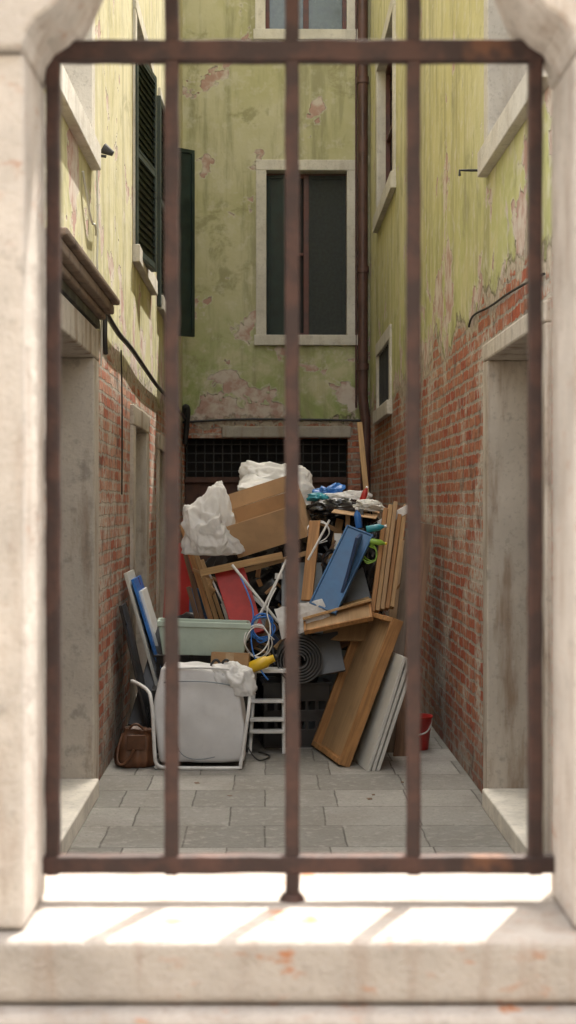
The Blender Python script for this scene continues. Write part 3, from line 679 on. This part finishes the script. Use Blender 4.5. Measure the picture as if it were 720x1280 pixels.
# -- big leaning door / tray and slabs
framed_panel("wooden_board","large tan board with raised orange rim leaning on the heap","board",(.32,9.09,.004),(.46,8.40,.004),(.605,9.35,.855),.02,W_tan,W_orange,.03,.045)
slab("board","grey laminate board behind the large tan panel","board",(.20,9.3,.004),(.36,9.02,.004),(.40,9.42,.60),.02,P_grey)
for i in range(3):
    o_=Vector((.028*i,.006*i,0))
    slab("shelf_board","off-white laminate shelf board leaning in a stack","shelf board",Vector((.50,8.72,.004))+o_,Vector((.575,8.27,.004))+o_,Vector((.69,8.90,.66-.015*i))+o_,.02,P_lgrey,"off-white shelf boards in a stack")
# -- boards leaning on right wall
stick("plank","long grey weathered plank leaning on the brick wall","plank",(.77,8.75,.004),(1.00,9.5,1.42),.10,.025,W_brown)
stick("plank","brown plank leaning on the brick wall","plank",(.72,8.88,.004),(.93,9.62,1.36),.10,.025,W_grey)
stick("plank","long brown plank leaning on the brick wall","plank",(.66,8.95,.004),(.90,9.85,1.30),.07,.02,W_tan)
stick("plank","tall thin plank leaning at the back wall corner","plank",(.93,11.4,.004),(.77,12.3,2.24),.045,.03,W_pine)
# -- bucket
bk=lathe("bucket",[(.075,0),(.078,.005),(.10,.195),(.107,.2),(.107,.21),(.098,.21),(.073,.012)],(.935,9.02,.004),P_red,32); thing(bk,"red plastic bucket beside leaning planks","bucket")
parent(tube("handle",T((.835,9.02,.20),(.845,8.96,.13),(.935,8.91,.10),(1.025,8.96,.13),(1.035,9.02,.20)),.005,P_steel),bk)
# -- clutter on top
slab("cardboard_sheet","flat torn cardboard sheet on top of the heap","cardboard",W(414,640,9.25),W(470,648,9.2),W(418,630,9.5),.006,C_box)
slab("cardboard_sheet","flat torn cardboard sheet on top of the heap","cardboard",W(430,632,9.5),W(462,626,9.5),W(436,622,9.75),.006,C_box2)
crumple("plastic_bag","small white plastic bag on the heap","plastic bag",W(440,624,9.5),(.12,.08,.045),P_bag,seed=41,sub=5,amp=.5,spikes=(((-1,0,.3),.6,.3),))
crumple("plastic_bag","small blue plastic bag on the heap","plastic bag",W(412,617,9.6),(.09,.07,.05),P_blue2,seed=42,sub=5,amp=.5,spikes=(((.5,0,.8),.4,.3),))
crumple("plastic_bag","teal plastic bag on the heap","plastic bag",W(398,622,9.5),(.07,.06,.03),P_teal,seed=43,sub=4,amp=.5)
crumple("plastic_bag","pale grey plastic bag on the heap","plastic bag",W(458,633,9.35),(.09,.06,.04),P_lgrey,seed=44,sub=5,amp=.5,spikes=(((.7,0,-.5),.6,.3),))
crumple("rubbish_bag","small black bag on top of the heap","rubbish bag",W(425,635,9.45),(.19,.1,.06),P_blackbag,seed=45,sub=5,amp=.5)
crumple("rubbish_bag","black bag draped at the top of the heap","rubbish bag",W(460,700,9.35),(.11,.1,.26),P_blackbag,seed=46,sub=5,amp=.4)
def bottle(label,p,s,mat,capm,tilt):
    o=lathe("plastic_bottle",[(.028,0),(.032,.006),(.032,.11),(.026,.135),(.012,.155),(.012,.17)],(0,0,0),mat,24); o.data.transform(Matrix.Scale(s,4))
    o.matrix_world=Matrix.Translation(p)@Matrix.Rotation(tilt,4,'Y'); thing(o,label,"bottle")
    c=lathe("cap",[(.014,0),(.014,.022),(.003,.023)],(0,0,0),capm,18); c.data.transform(Matrix.Scale(s,4)); c.matrix_world=o.matrix_world@Matrix.Translation((0,0,.165*s)); parent(c,o)
bottle("blue plastic bottle upright on the heap",W(449,660,9.15),.7,P_blue2,P_white,R(-8))
bottle("red plastic bottle on top of the heap",W(452,628,9.4),.6,P_red,P_white,R(20))
bottle("teal plastic bottle lying on the heap",W(458,662,9.1),.7,P_teal,P_white,R(80))
bottle("green plastic bottle lying on the heap",W(462,676,9.08),.6,P_lime,P_yellow,R(100))
# -- assorted small scrap filling the gaps
rr=random.Random(11)
cols=[(W_pine,"pine"),(W_orange,"orange-brown"),(W_brown,"dark brown"),(P_navy,"dark blue"),(P_grey,"grey"),(P_white,"white"),(C_box2,"brown cardboard"),(W_tan,"tan"),(P_black,"black"),(P_dgrey,"dark grey"),(W_brown,"dark brown")]
n=0
while n<80:
    u=rr.uniform(245,475); v=rr.uniform(650,850)
    L=rr.uniform(.10,.34); a=rr.gauss(R(90),R(38)); mt,cn=rr.choice(cols); d=rr.uniform(9.25,9.6)
    if u<395 and v<715: continue
    n+=1
    p=W(u,v,d); q=p+Vector((math.cos(a)*L,rr.uniform(-.02,.12),math.sin(a)*L)) 
    if u<395 and 630+(1.54-q.z)*1800/q.y<712: q=p+(q-p)*.3
    stick("scrap_piece",f"{cn} scrap offcut jammed into the heap","scrap",p,q,rr.choice([.015,.02,.03,.05]),.015,mt,"offcuts jammed in the heap")
for i in range(5):
    p=Vector((rr.uniform(-.5,.8),rr.uniform(7.4,8.2),.006)); a=rr.uniform(0,3); L=rr.uniform(.012,.03)
    slab("litter_scrap","small scrap of litter on the paving","litter",p,p+Vector((math.cos(a)*L,math.sin(a)*L,0)),p+Vector((-math.sin(a)*L,math.cos(a)*L,.002)),.002,rr.choice([C_box,W_brown]),"litter on the paving",bev=0)
# ------------------------------------------------------------------ light
el,az=R(62),R(25)
S=Vector((math.sin(az)*math.cos(el),math.cos(az)*math.cos(el),math.sin(el)))
w=bpy.data.worlds.new("World"); scene.world=w; w.use_nodes=True; nt=w.node_tree
sky=nt.nodes.new('ShaderNodeTexSky'); sky.sky_type='NISHITA'; sky.sun_disc=False; sky.sun_elevation=el; sky.sun_rotation=az; sky.air_density=1.0; sky.dust_density=3; sky.ozone_density=.6
hs=nt.nodes.new('ShaderNodeHueSaturation'); hs.inputs['Saturation'].default_value=.35; nt.links.new(sky.outputs[0],hs.inputs['Color'])
mx=nt.nodes.new('ShaderNodeMix'); mx.data_type='RGBA'; mx.blend_type='MULTIPLY'; mx.inputs[0].default_value=1; mx.inputs[7].default_value=(1,.95,.86,1); nt.links.new(hs.outputs[0],mx.inputs[6])
bg=nt.nodes['Background']; nt.links.new(mx.outputs[2],bg.inputs[0]); bg.inputs[1].default_value=1.12
sl=bpy.data.lights.new("sun",'SUN'); sl.energy=10; sl.angle=R(.5); sl.color=(1,.94,.84)
so=bpy.data.objects.new("sun",sl); link(so); so.rotation_euler=S.to_track_quat('Z','Y').to_euler(); so.location=(3,6,14)
# ------------------------------------------------------------------ camera
cd=bpy.data.cameras.new("camera"); cam=bpy.data.objects.new("camera",cd); link(cam)
cam.location=(0,0,CAMZ); cam.rotation_euler=(R(90),0,YAW)
cd.sensor_fit='VERTICAL'; cd.sensor_height=36; cd.sensor_width=20.25; cd.lens=50.6; cd.shift_y=-10/1280; cd.clip_end=500; cd.clip_start=.05
cd.dof.use_dof=True; cd.dof.focus_distance=9.0; cd.dof.aperture_fstop=7
scene.camera=cam
scene.view_settings.view_transform='Standard'; scene.view_settings.look='None'; scene.view_settings.exposure=0
